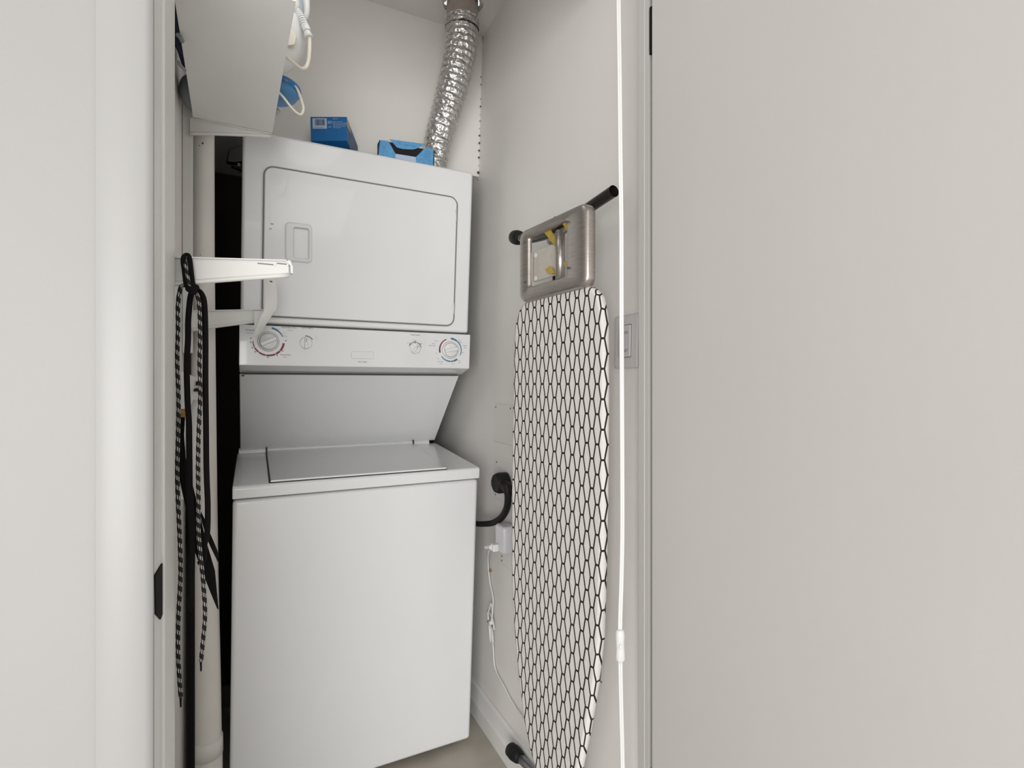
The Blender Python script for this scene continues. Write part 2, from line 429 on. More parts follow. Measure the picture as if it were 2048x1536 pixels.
# deck
def dz(y): return -.262+(y-1.53)*(.030/.42)
b = BM()
prof = [(1.519, -.297), (1.518, -.270), (1.522, -.264), (1.53, -.262), (1.966, dz(1.966)), (1.966, -.297)]
wloft(b, [[(x, y, z) for y, z in prof] for x in (WX0-.0005, WX1+.001)]); obj('washer_deck', b, 'enamel', LC, bevel=.003, seg=3)
LXa, LXb = .046, .541
b = BM()
def lid_loop(g, o):
    return [(LXa-g, 1.5265-g*.3, dz(1.5265)+o), (LXb+g*.6, 1.5265-g*.3, dz(1.5265)+o), (LXb+g*.6+.012, 1.948, dz(1.948)+o), (LXa-g, 1.948, dz(1.948)+o)]
wloft(b, [lid_loop(.0042, -.001), lid_loop(.0042, .0006)]); obj('lid_gap', b, 'seam', LC)
b = BM()
wloft(b, [lid_loop(0, .0016), lid_loop(.0, .0052), lid_loop(-.0025, .0066)]); lid = obj('washer_lid', b, 'enamel', LC, bevel=.002, seg=2)
# hinge rail behind the lid
for a, c in ((WX0+.004, LXa-.003), (LXa+.001, LXb+.012), (LXb+.017, WX1-.03)):
    b = BM(); wloft(b, [[(x, y, z) for y, z in ((1.948, dz(1.948)), (1.950, dz(1.95)+.012), (1.958, dz(1.95)+.017), (1.966, dz(1.96)+.017), (1.966, dz(1.96)))] for x in (a, c)])
    obj('hinge_rail', b, 'enamel', LC, bevel=.0015)
for q0_, q1_ in ((LXa-.003, LXa+.001), (LXb+.012, LXb+.017)):
    b = BM(); box(b, q0_, q1_, 1.948, 1.966, dz(1.95), dz(1.95)+.0175, WP); obj('rail_gap', b, 'seam', LC)
# slanted riser panel
b = BM()
wloft(b, [[(x, y, z) for y, z in ((1.963, -.2195), (1.716, .030), (2.2, .030), (2.2, -.2195))] for x in (WX0+.0085, WX1-.004)]); ris = obj('riser_panel', b, 'enamel', LC, bevel=.003, seg=2)
for (u, v) in ((485.5, 750.5), (917, 760)):
    r = ray(u, v)
    # intersection with the slanted plane (y,z): (1.716,.03)-(1.963,-.2195)
    m_ = (-.2195-.030)/(1.963-1.716); k = (.030-m_*1.716)/(r.z-m_*r.y); p = r*k
    b = BM(); disc(b, p+Vector((0, .001, .001)), (0, -.71, -.70), .0042, .003, 12); obj('screw', b, 'seam2', LC)
# control panel
PYF = 1.632
b = BM()
wloft(b, [[(x, y, z) for y, z in ((PYF, .1655), (PYF, .052), (1.70, .0335), (2.2, .0335), (2.2, .1655))] for x in (WX0+.0085, WX1)]); cp = obj('control_panel', b, 'panel', LC, bevel=.0025, seg=3)
b = BM(); box(b, WX0+.018, WX1-.01, PYF+.008, 2.19, .164, .1705, WP); obj('seam', b, 'seam', LC)
b = BM(); box(b, WX0+.02, WX1-.012, 1.709, 2.19, .028, .0345, WP); obj('seam', b, 'seam', LC)
def cpt(x, z, off=.0006):       # point on control panel face (true position)
    return Vector((x, PYF-off, z))
def dial(cx, cz, r0, r1, h0, h1, ang, big):
    b = BM(); disc(b, (cx, PYF+.001, cz), (0, -1, 0), r0, h0, 40, r0*.93); k = obj('dial' if big else 'knob', b, 'knob', cp, bevel=.0008)
    b = BM(); disc(b, (cx, PYF-h0+.001, cz), (0, -1, 0), r1, h1, 40, r1*.92)
    ca, sa = math.cos(ang), math.sin(ang); wd = r1*.27; ln = r1*.98
    c = []
    for y in (PYF-h0-h1+.002, PYF-h0-h1-.007):
        sh = .82 if y < PYF-h0-h1 else 1
        for a_, b_ in ((-ln, -wd*sh), (ln, -wd*sh), (ln, wd*sh), (-ln, wd*sh)):
            c.append((cx+a_*ca-b_*sa, y, cz+a_*sa+b_*ca))
    hexa(b, c); obj('grip', b, 'knob', cp, bevel=.0012)
    if big:
        b = BM(); n = 40
        for rr1 in (r0*1.0, r1*1.02):
            loft(b, [[(cx+rq*math.cos(2*PI*k/n), PYF-hh, cz+rq*math.sin(2*PI*k/n)) for k in range(n)] for rq, hh in ((rr1, .0004 if rr1 == r0 else h0), (rr1+.0007, .0004 if rr1 == r0 else h0))], False, False)
        obj('ring_line', b, 'ink', cp)
    else:
        b = BM(); q = (.1, .75)
        y = PYF-h0-h1-.0072
        pts = [(q[0]*ln, -.0006), (q[1]*ln, -.0006), (q[1]*ln, .0006), (q[0]*ln, .0006)]
        loft(b, [[(cx+a_*ca-b_*sa, y+o, cz+a_*sa+b_*ca) for a_, b_ in pts] for o in (0, -.0008)]); obj('pointer_mark', b, 'ink', cp)
def arc(cx, cz, r, a0, a1, w0, w1, m):
    b = BM(); n = 24; L = []
    for k in range(n+1):
        a = math.radians(a0+(a1-a0)*k/n); ww = 1.4*(w0+(w1-w0)*k/n)
        L.append([(cx+(r+s*ww/2)*math.cos(a), PYF-.0006, cz+(r+s*ww/2)*math.sin(a)) for s in (-1, 1)])
    rows = [[b.verts.new(p) for p in q] for q in L]
    for p, q in zip(rows, rows[1:]): b.faces.new((p[0], p[1], q[1], q[0]))
    obj('printed_arc', b, m, cp)
A1 = PY(537, 683, PYF); A2 = PY(612, 686, PYF); A3 = PY(830, 697, PYF); A4 = PY(901, 700, PYF)
dial(A1.x, A1.z, .0275, .0225, .004, .0035, math.radians(26), True)
dial(A2.x, A2.z, .0175, .0165, .003, .004, math.radians(90), False)
dial(A3.x, A3.z, .0175, .0165, .003, .004, math.radians(48), False)
dial(A4.x, A4.z, .0275, .0225, .004, .0035, math.radians(12), True)
for a0, a1, w0, w1 in ((-5, -40, .0042, .004), (-42, -62, .004, .0038), (-64, -98, .0036, .0036), (-100, -128, .0034, .003), (-130, -152, .003, .0026), (-154, -180, .0022, .0016)):
    arc(A1.x, A1.z, .0395, a0, a1, w0, w1, 'red')
arc(A1.x, A1.z, .0395, 78, 22, .0042, .0016, 'blue')
arc(A4.x, A4.z, .0375, 112, 195, .0020, .0040, 'red')
arc(A4.x, A4.z, .0375, 88, 52, .0042, .0038, 'blue'); arc(A4.x, A4.z, .0375, 50, -28, .0030, .0016, 'blue')
arc(A4.x, A4.z, .0375, -52, -74, .0042, .004, 'blue'); arc(A4.x, A4.z, .0375, -75, -88, .0036, .0032, 'teal'); arc(A4.x, A4.z, .0375, -90, -146, .0032, .0018, 'blue')
arc(A2.x, A2.z, .0205, 96, 30, .0016, .0016, 'ink'); arc(A3.x, A3.z, .0205, 160, 10, .0012, .0012, 'ink')
for a in (140, 90, 42): arc(A3.x, A3.z, .0208, a+4, a-4, .003, .003, 'ink')
for a in (170, 185, 205, 222, 268, 300, 325, 5):
    arc(A1.x, A1.z, .0450, a+2, a-2, .002, .002, 'ink')
def lab(s, u, v, size, m='ink'):
    size *= .8
    p = PY(u, v, PYF)
    o = obj('printed_text', text('t', s, size, lambda x, y: (p.x+x, PYF-.0006, p.z+y), m, cp), m, cp)
for s, u, v, z in (('Timed Dry', 503, 662, .0085), ('(No Heat)', 500, 667, .0048), ('Automatic Dry', 578, 656.5, .0085), ('(Normal)', 580, 661.5, .0048),
                   ('Cycle Signal', 614, 657, .0085), ('Press', 556, 659, .0042), ('Less', 567, 667, .0042), ('More Dry', 570, 673, .0042),
                   ('Timed Dry', 571, 711, .0080), ('minutes', 570, 715, .0045), ('On', 633, 676, .004), ('Water Level', 830, 671, .0075),
                   ('Medium', 829.5, 682, .0045), ('Low', 816, 686.5, .0045), ('High', 843, 688, .0045), ('Start Wash', 725, 725, .0075),
                   ('Normal', 873, 682.5, .0045), ('Heavy', 867, 688, .0055), ('Wash Cycle', 864, 692, .0055), ('Delicate', 904, 677, .0045),
                   ('Rinse', 919, 681, .0045), ('& Spin', 921, 685.5, .005), ('Regular', 930, 692, .005), ('Press', 930, 696.5, .005), ('Casual', 925, 706, .0045),
                   ('Off', 872, 707, .0045), ('Soak', 876, 717.5, .0045), ('Permanent', 880, 724, .0052), ('Press', 882, 728.5, .005), ('Extra', 918, 722, .0045), ('Knits', 919, 725.5, .0045), ('Gentle', 906, 729, .0045)):
    lab(s, u, v, z)
# start button outline
p0, p1 = PY(703, 703, PYF), PY(747, 719, PYF)
b = BM(); lo = lambda g, o: [(x, PYF-o, z) for x, z in rrect(p0.x-g, p1.x+g, .0775-g, .0985+g, .003)]
loft(b, [lo(.0008, -.001), lo(.0008, .0006), lo(0, .0018), lo(-.0012, .0012)]); obj('badge_plate', b, 'knob', cp)
# dryer cabinet
DX0, DX1, DYF = -.033, .6445, 1.64
b = BM(); box(b, DX0, DX1, DYF, 2.2, .1705, .7155, WP); dr = obj('dryer_cabinet', b, 'enamel', LC, bevel=.010, seg=4)
dx0, dx1, dz0, dz1 = .0235, .589, .1945, .6175
def dl(g, y): return [WP(x, y, z) for x, z in rrect(dx0-g, dx1+g, dz0-g, dz1+g, .024+g, 7)]
b = BM(); loft(b, [dl(.0075, DYF+.001), dl(.0065, DYF-.0022), dl(.0050, DYF-.0024), dl(.0046, DYF+.001)], False, False); obj('door_surround', b, 'enamel', LC, smooth=True)
b = BM(); loft(b, [dl(.0044, DYF+.002), dl(.0044, DYF-.0006), dl(-.001, DYF-.0006), dl(-.001, DYF+.002)], False, False); obj('door_gasket', b, 'seam2', LC)
h0 = PY(570, 443, DYF); h1 = PY(624, 523, DYF); g0 = PY(587, 452, DYF); g1 = PY(617.5, 517, DYF)
def hl(x0_, x1_, z0_, z1_, r, y): return [Vector((x, y, z)) for x, z in rrect(x0_, x1_, z0_, z1_, r, 7)]
HZ0, HZ1 = .354, .467
b = BM()
loft(b, [dl(0, DYF+.001), dl(0, DYF-.0022), dl(-.0018, DYF-.0040), hl(h0.x+.004, h1.x-.004, HZ0+.004, HZ1-.004, .008, DYF-.0040)], False, False)
door_d = obj('dryer_door', b, 'enamel', LC)
b = BM(); Y = DYF-.004
loft(b, [hl(h0.x, h1.x, HZ0, HZ1, .013, Y+.0004), hl(h0.x+.0005, h1.x-.0005, HZ0+.0005, HZ1-.0005, .013, Y-.0045), hl(h0.x+.004, h1.x-.004, HZ0+.004, HZ1-.004, .010, Y-.0062),
         hl(g0.x-.001, g1.x+.001, .363, .4545, .006, Y-.0055), hl(g0.x+.0005, g1.x-.0005, .3645, .453, .005, Y-.003)], False, False)
obj('handle_frame', b, 'knob', door_d, smooth=False)
b = BM(); loft(b, [hl(g0.x, g1.x, .364, .4535, .005, Y-.0034), hl(g0.x, g1.x, .364, .4535, .005, Y+.018)], False, True); obj('handle_recess', b, 'handle_in', door_d)
for v0, v1 in ((420, 445), (606, 629)):
    a = PY(912.2 if v0 < 500 else 907.5, v0, DYF-.004); c = PY(911.8 if v0 < 500 else 907, v1, DYF-.004)
    b = BM(); tube(b, [a, c], .0022, 8)
    obj('hinge', b, 'knob', door_d)
for u, v, s in ((544, 448, 2.6), (541, 457.5, 1.8)):
    p = PY(u, v, DYF-.0042); b = BM(); box(b, p.x-.0015*s, p.x+.0015*s, p.y-.0004, p.y+.0004, p.z-.001, p.z+.001); obj('scuff_mark', b, 'ink', door_d)
# power cord of the appliance: one thick black cord with its plug
cord = thing('power_cord', (.68, 1.42, -.34), 'thick black appliance cord with round plug in the wall outlet beside the washer', 'power cord')
a0 = onright(1010, 965, .05)
pts = [PY(950, 1047, 1.60), PY(962, 1048, 1.56), onright(985, 1046, .035), onright(1003, 1035, .030), onright(1014, 1015, .030), onright(1016, 990, .034), onright(1012, 968, .04)]
b = BM(); tube(b, spline(pts, 8), .0108, 12, flat=(1, .8)); obj('cord', b, 'rubber', cord)
pc = onright(1000, 966, .030)
b = BM(); disc(b, pc+Vector((.022, 0, 0)), (-1, 0, 0), .032, .040, 28, .027); tube(b, [pc+Vector((.008, 0, 0)), onright(1016, 978, .03), onright(1017, 992, .033)], [.022, .016, .011], 12); obj('plug', b, 'rubber', cord, bevel=.002)
b = BM(); c1 = onright(990, 965, .036); box(b, c1.x-.012, c1.x+.002, c1.y-.008, c1.y+.008, c1.z-.012, c1.z+.010); obj('plug_grip', b, 'greyplastic', cord, bevel=.003)

# ------------------------------------------------------------------ wall plates on the right wall
def plate(name, u0, v0, u1, v1, th, label, cat, mt='plate'):
    # corners by far/near edge
    a, c = onright(u0, (v0+v1)/2), onright(u1, (v0+v1)/2)
    zt, zb = onright((u0+u1)/2, v0).z, onright((u0+u1)/2, v1).z
    t = thing(name, ((a.x+c.x)/2, (a.y+c.y)/2, zb), label, cat)
    b = BM()
    L = lambda g, o: [(rx(z, y)-o, y, z) for y, z in rrect(c.y+g, a.y-g, zb+g, zt-g, .004)]
    loft(b, [L(0, -.001), L(0, th*.6), L(.003, th)]); obj('cover_plate', b, mt, t)
    return t, c.y, a.y, zb, zt
def scr(t, y, z, off, m='ink', r=.003):
    b = BM(); disc(b, (rx(z, y)-off+.001, y, z), (-1, 0, 0), r, .0016, 10); obj('screw', b, m, t)
t, y0, y1, z0, z1 = plate('blank_plate', 989, 808, 1030, 888, .003, 'painted blank cover plate on the right wall, above the black plug', 'wall plate')
for y in (y0+.03, y1-.012): scr(t, y, z1-.012, .003)
scr(t, y1-.014, z0+.008, .003, 'plate', .002)
t, y0, y1, z0, z1 = plate('outlet_plate', 989, 917, 1030, 1004, .004, 'painted outlet plate behind the round black plug', 'outlet')
scr(t, y1-.02, z1-.018, .004); scr(t, y1-.02, z0+.012, .004)
b = BM(); ym = (y0+y1)/2; disc(b, (rx(-.2)-.003, ym, (z0+z1)/2-.01), (-1, 0, 0), .021, .003, 28); obj('socket', b, 'plate', t)
t, y0, y1, z0, z1 = plate('outlet_plate', 1001, 1052, 1034, 1137, .004, 'painted outlet plate low on the right wall, behind the white plug adapter', 'outlet')
scr(t, y1-.02, z0+.012, .004); scr(t, y1-.02, z0+.026, .004)
# switch
t, y0, y1, z0, z1 = plate('light_switch', 1234, 630, 1279, 737, .006, 'beige wall timer switch plate beside the right door jamb, behind the cord', 'light switch', 'plastgrey')
t.children[0].data.materials[0] = mat('switch_plate_beige', (.56, .54, .53), .4)
b = BM(); L = lambda g, o: [(rx(z, y)-o, y, z) for y, z in rrect(y0+.020+g, y1-.018-g, z0+.024+g, z1-.022-g, .002)]
loft(b, [L(-.001, .0058), L(-.001, .0064), L(.0005, .0064), L(.0005, .0050)], False, False); obj('rocker_gap', b, 'seam2', t)
b = BM(); loft(b, [L(.0006, .005), L(.0006, .0080), L(.002, .0088)]); obj('rocker', b, mat('rocker_beige', (.55, .53, .53), .35), t)
for s, vv in (('ON', 665), ('SET', 701)):
    p = onright(1252, vv, .009)
    obj('printed_text', text('t', s, .0085, lambda x, y: (p.x, p.y-x, p.z-.003+y), 'ink', t), 'ink', t)
# smart plug
sp_ = thing('plug_adapter', (.69, 1.38, -.43), 'small white plug adapter with a blue ring, below the black cord', 'plug adapter')
a, c = onright(990, 1078, .042), onright(1019, 1078, 0.0)
ya, yc = onright(990, 1078, .042).y, onright(1008, 1078, .042).y
zt, zb = onright(999, 1050, .042).z, onright(999, 1106, .042).z
xr_ = rx((zt+zb)/2)
b = BM(); L = lambda g, o: [(xr_-o, y, z) for y, z in rrect(yc+g, ya-g, zb+g, zt-g, .008, 6)]
loft(b, [L(0, .004), L(0, .034), L(.002, .040), L(.004, .042)]); obj('housing', b, 'plastgrey', sp_, smooth=False, bevel=.0005)
ym = (ya+yc)/2
b = BM(); n = 24; pr = onright(997, 1065, .0425)
loft(b, [[(pr.x, pr.y+rq*math.cos(2*PI*k/n), pr.z+rq*math.sin(2*PI*k/n)) for k in range(n)] for rq in (.0048, .0062)], False, False); obj('indicator_ring', b, 'lilac', sp_)
# white cord from adapter
wc = thing('thin_power_cord', (.67, 1.4, -.9), 'thin white cord from the plug adapter, bundled midway, running behind the ironing board', 'cord')
b = BM(); p = onright(994, 1094, .043); box(b, p.x-.016, p.x+.002, p.y-.009, p.y+.012, p.z-.011, p.z+.010); tube(b, [p+Vector((-.014, .006, 0)), onright(981, 1098, .05)], [.008, .004], 8); obj('plug', b, 'white_cord', wc, bevel=.002)
for k in range(4):
    b = BM(); q = p+Vector((-.018-.003*k, .012+.004*k, -.001-.001*k)); disc(b, q, (-1, .8, -.3), .0062-.0006*k, .0018, 10); obj('strain_relief', b, 'white_cord', wc)
pts = [onright(983, 1095, .055), onright(977, 1104, .04), onright(976, 1125, .012), onright(980, 1165, .006), onright(986, 1195, .006), onright(985, 1225, .008), onright(981, 1260, .008), onright(986, 1290, .006), onright(990, 1335, .005), onright(1008, 1372, .005), onright(1028, 1410, .006), onright(1055, 1450, .010)]
b = BM(); tube(b, spline(pts, 8), .0024, 8); obj('cord', b, 'white_cord', wc)
for pts in ([(982, 1206), (985, 1222), (980, 1250), (976, 1230), (982, 1206)], [(975, 1222), (980, 1250), (988, 1258), (984, 1235), (975, 1222)], [(978, 1248), (981, 1282), (986, 1286), (984, 1262), (978, 1248)]):
    b = BM(); tube(b, spline([onright(u, v, .012) for u, v in pts], 6), .0022, 8); obj('bundled_loop', b, 'white_cord', wc)
b = BM(); q = onright(981, 1245, .012); tube(b, [q+Vector((0, -.012, .004)), q+Vector((0, .012, -.002))], .007, 8, flat=(1, .8)); obj('cord_tie', b, 'white_cord', wc)
b = BM(); q = onright(983, 1141); disc(b, q+Vector((.002, 0, 0)), (-1, 0, 0), .0045, .010, 12); tag(obj('brass_nail', b, 'brass'), 'small brass nail head in the wall beside the thin white cord', 'nail')

# ------------------------------------------------------------------ dryer duct
duct = thing('dryer_duct', (.575, 1.78, .716), 'silver foil flexible duct running from dryer top up through the ceiling', 'duct')
cl = [(925, -40, 1.705), (925, 10, 1.705), (924, 48, 1.705)]
b = BM(); P_ = [PY(u, v, y) for u, v, y in cl]; P_[0].z = CE+.10
tube(b, P_, .0545, 40, caps=False); obj('rigid_pipe', b, 'ductrigid', duct)
cl = [(924, 44, 1.705), (921, 100, 1.712), (911, 150, 1.725), (896, 210, 1.745), (880, 268, 1.765), (868, 320, 1.78)]
P_ = spline([PY(u, v, y) for u, v, y in cl], 40)
P_ += [P_[-1]+(P_[-1]-P_[-8]).normalized()*k*.0035 for k in range(1, 14) if (P_[-1]+(P_[-1]-P_[-8]).normalized()*k*.0035).z > .722]
R_ = []; acc = 0
for i, p in enumerate(P_):
    if i: acc += (p-P_[i-1]).length
    base = .0572-.0120*min(1, acc/.55)
    ph = (acc/.0215) % 1
    R_.append(base+.0046*(1-abs(2*ph-1))**.6-.003+random.uniform(-.0006, .0006))
b = BM(); tube(b, P_, R_, 48, caps=False)
for v in b.verts: v.co += Vector((random.uniform(-1, 1), random.uniform(-1, 1), random.uniform(-1, 1)))*.0007
obj('flexible_hose', b, 'foil', duct)
b = BM(); q0 = PY(924, 42, 1.705); q1 = PY(924, 60, 1.706)
N = 14; PP = [q0.lerp(q1, k/N) for k in range(N+1)]
rows = tube(b, PP, [.0585+random.uniform(-.0015, .0015) for _ in PP], 48, caps=False)
for v in b.verts: v.co += Vector((random.uniform(-1, 1), random.uniform(-1, 1), random.uniform(-1, 1)))*.0016
obj('foil_tape', b, 'foil', duct)

# ------------------------------------------------------------------ boxes on the dryer
dt = .7158
fw = Vector((sT, cT, 0)); rt = Vector((cT, -sT, 0)); upz = Vector((0, 0, 1))
bx = thing('blue_box', (.25, 1.72, dt), 'deep blue cardboard box with barcode, tipped up on the dryer top at left', 'box')
D1 = 1.655
ftl, ftr = PD(620.5, 233.5, D1), PD(693.5, 233.5, D1); fbl, fbr = PD(622, 281.5, D1), PD(694, 281.5, D1)
back = fw*.118+Vector((0, 0, -.040))
def boxpt(s, t_, k=0): # bilinear on front
    return ftl.lerp(ftr, s).lerp(fbl.lerp(fbr, s), t_)-fw*k
b = BM(); hexa(b, [fbl, fbr, fbr+back, fbl+back, ftl, ftr, ftr+back, ftl+back]); obj('carton', b, 'boxblue', bx, bevel=.0008)
b = BM(); o_ = rt*.0008
hexa(b, [fbr+back*.04, fbr+back*.04+o_, fbr+back*.97+o_, fbr+back*.97, ftr+back*.30-upz*.014, ftr+back*.30-upz*.014+o_, ftr+back*.97-upz*.006+o_, ftr+back*.97-upz*.006]); obj('side_flap', b, 'boxside', bx)
b = BM(); hexa(b, [ftr+back*.02-upz*.030, ftr+back*.02-upz*.030+o_*1.4, ftr+back*.34-upz*.022+o_*1.4, ftr+back*.34-upz*.022, ftr+back*.02-upz*.004, ftr+back*.02-upz*.004+o_*1.4, ftr+back*.30-upz*.004+o_*1.4, ftr+back*.30-upz*.004]); obj('torn_liner', b, 'cardtan', bx)
e0 = fbr+back*.96+o_
b = BM(); hexa(b, [Vector((e0.x, e0.y, dt)), Vector((e0.x, e0.y, dt))+rt*.014, Vector((e0.x, e0.y, dt))+rt*.014+fw*.002, Vector((e0.x, e0.y, dt))+fw*.002,
                 e0+upz*.052, e0+rt*.012+upz*.046, e0+rt*.012+fw*.002+upz*.046, e0+fw*.002+upz*.052]); obj('end_flap', b, 'boxside', bx)
b = BM(); q = lambda s, k: Vector(((fbl.lerp(fbr, s)+fw*k).x, (fbl.lerp(fbr, s)+fw*k).y, 0))
c = []
for z in (dt, None):
    for s, k in ((.06, .025), (.97, .025), (.97, .032), (.06, .032)):
        p = q(s, k); p.z = dt if z is not None else fbl.z-.007; c.append(p)
hexa(b, c); obj('folded_flap', b, 'boxedge', bx)
def bprint(name, s0, s1, t0, t1, m, k=.0007):
    b = BM(); c = [boxpt(s0, t1, k), boxpt(s1, t1, k), boxpt(s1, t0, k), boxpt(s0, t0, k)]
    b.faces.new([b.verts.new(p) for p in c]); return b
obj('barcode_label', bprint('x', .06, .45, .07, .50, None), 'printpale', bx)
b = BM(); s = .13; random.seed(9)
while s < .385:
    ww = random.choice((.006, .010, .015))
    c = [boxpt(s, .37, .0012), boxpt(s+ww, .37, .0012), boxpt(s+ww, .11, .0012), boxpt(s, .11, .0012)]
    b.faces.new([b.verts.new(p) for p in c]); s += ww+random.choice((.006, .010))
o = obj('barcode', b, 'boxedge', bx)
def btext(s, x, y, size, m='printpale'):
    c0 = boxpt(x, y, .001)
    obj('printed_text', text('t', s, size, lambda a, c: tuple(c0+rt*a+upz*c), m, bx, 'LEFT'), m, bx)
btext('0 12345 67890 1', .09, .475, .0052, 'boxedge'); btext('40 CT', .62, .12, .0062)
btext('80', .475, .30, .014); btext('oz', .485, .46, .010)
for i, s in enumerate(('KEEP OUT OF', 'REACH OF CHILDREN', 'USE ONE PER LOAD', 'STORE IN A COOL', 'DRY PLACE')): btext(s, .615, .235+i*.062, .0048)

bo = thing('opened_blue_box', (.45, 1.70, dt), 'light blue cardboard box with a wide torn black opening, on the dryer near the duct', 'box')
Yb = 1.69
def pp(u, v, y=Yb): return PY(u, v, y)
def card(name, px, m, y=Yb, th=.0015):
    b = BM(); L = [pp(u, v, y) for u, v in px]
    for p in L: p.z = max(p.z, dt+.0004)
    loft(b, [L, [p+Vector((0, th, 0)) for p in L]]); obj(name, b, m, bo)
card('front_panel', [(760, 280), (776.5, 281.5), (791, 307.5), (790, 330), (756, 330)], 'boxlight')
card('front_panel', [(851, 295), (867.5, 299), (866, 345), (832, 345), (832, 314)], 'boxlight')
card('front_panel', [(791, 307.5), (832, 314), (832, 345), (790, 330)], 'printpale', Yb+.001)
card('top_flap', [(779, 278.5), (851, 288), (832, 297.5), (826, 299), (806, 298), (794, 295)], 'boxlight', Yb-.002)
card('edge_strip', [(755.5, 303), (757, 288), (760, 280), (760.3, 281), (757.5, 305)], 'boxedge', Yb-.0012)
card('edge_strip', [(867.5, 299), (869, 300), (868, 328), (866, 328)], 'boxedge', Yb-.0012)
a, c = pp(757, 300), pp(868, 300)
b = BM(); zt = pp(800, 281.5).z; box(b, a.x+.004, c.x-.003, Yb+.0025, Yb+.036, dt, zt-.010); obj('dark_interior', b, 'boxdark', bo)
for p_, uv_ in (('Tie', (800, 289.5)), ('Seal', (813, 292)), ('Toss', (826, 293.5))):
    p = pp(*uv_, Yb-.0025); obj('printed_text', text('t', p_, .009, lambda x, y: (p.x+x, p.y, p.z+y), None, None), 'boxedge' if 0 else mat('mid_blue_print', (.05, .19, .38), .6), bo)
pm = mat('mid_blue_lines', (.06, .22, .44), .6)
for (u, v, n_, wdt) in ((762, 283, 6, .018), (848, 301, 6, .022)):
    b = BM()
    for k in range(n_):
        p = pp(u-.3*k, v+3.2*k, Yb-.0004); b.faces.new([b.verts.new(q) for q in (p, p+Vector((wdt, 0, 0)), p+Vector((wdt, 0, -.0016)), p+Vector((0, 0, -.0016)))])
    obj('printed_lines', b, pm, bo)

# ------------------------------------------------------------------ shelf, standards, brackets on the left
SZ = .650
sh = BM()
c = [(.066, .958, SZ), (.0455, 1.487, SZ), (-.130, 1.487, SZ), (-.116, .958, SZ)]
loft(sh, [c, [(x, y, z+.016) for x, y, z in c]]); tag(obj('shelf_board', sh, 'shelf', bevel=.001), 'white shelf board high on the left, its underside showing, holding the iron', 'shelf')
YN, YFR = .972, 1.505
def standard(y, z0, z1, label):
    b = BM(); t = thing('shelf_standard', (XL, y, z0), label, 'shelf standard', )
    box(b, XL+.0005, XL+.0225, y-.008, y+.008, z0, z1); obj('rail', b, 'bracket', t, bevel=.002)
    for k in range(2):
        z = z0+.012+k*(z1-z0-.03); b = BM(); disc(b, (XL+.0125, y-.0075, z), (0, -1, 0), .004, .002, 10); obj('screw', b, 'steel_hi', t)
    # face plate seen from the doorway side
    return t
standard(YFR+.006, .076, .72, 'far white vertical shelf rail on the left closet wall')
standard(YN, .076, .72, 'near white vertical shelf rail hidden close behind the left jamb')
def bracket(name, y, zt, xb, xt, h0, h1, th, label, hook, lipd, zb=None):
    zb = zt if zb is None else zb; zl = lambda x: zb+(zt-zb)*(x-xb)/(xt-xb)
    t = thing(name, (xb, y, zt-h0), label, 'shelf bracket', 'white shelf brackets on the left')
    b = BM(); n = 14; top = []; bot = []
    L = []
    for k in range(n+1):
        s = k/n; x = xb+(xt-xb)*s; h = h0+(h1-h0)*s**.85
        L.append((x, h))
    prof = [(x, zl(x)) for x, h in L]+[(x, zl(x)-h) for x, h in L[::-1]]
    loft(b, [[(x, y-.0015, z) for x, z in prof], [(x, y+.0015, z) for x, z in prof]]); obj('web', b, 'bracket', t)
    b = BM(); box(b, xb, xt, y-th/2, y+th/2, -.0005, .0022, lambda x, y_, z_: (x, y_, z_+zl(x))); obj('top_flange', b, 'bracket', t, bevel=.0008)
    b = BM(); tube(b, [(x, y, zl(x)-h) for x, h in L], .0042, 10); obj('lower_flange', b, 'bracket', t)
    if lipd:
        b = BM(); p = [(xt-.004, zt+.0022), (xt+.003, zt+.001), (xt+.007, zt-.010), (xt+.007, zt-lipd), (xt+.003, zt-lipd), (xt+.0025, zt-.008), (xt-.004, zt-.002)]
        loft(b, [[(x, y-th/2, z) for x, z in p], [(x, y+th/2, z) for x, z in p]]); obj('end_lip', b, 'bracket', t, bevel=.0006)
    return t
# upper pair under the shelf
bracket('shelf_bracket', YFR-.012, SZ-.003, -.137, .0435, .036, .004, .012, 'upper far white bracket under the loaded shelf', False, .0)
# lower near bracket
nb0 = PY(350, 517, YN); nb1 = PY(577, 523, YN)
zN = nb1.z
t = bracket('shelf_bracket', YN, zN, nb0.x-.03, nb1.x, .044, .0235, .012, 'lower near white bracket with the dark cords hanging from it', False, .021, PY(350, 517, YN).z-.002)
b = BM()
for a_, c_ in ((548, 551), (574, 577)):
    p, q = PY(a_, 524, YN-.002), PY(c_, 533, YN-.002); box(b, p.x, q.x, YN-.003, YN-.0015, q.z, p.z)
obj('slot_rib', b, 'bracket', t)
b = BM()
for a_, c_, w_ in ((515, 547, 5), (554, 573, 4)):
    p, q = PY(a_, 525.5, YN-.002), PY(c_, 525.5+w_, YN-.002); box(b, p.x, q.x, YN-.0022, YN-.0016, q.z, p.z)
obj('slot', b, 'seam2', t)
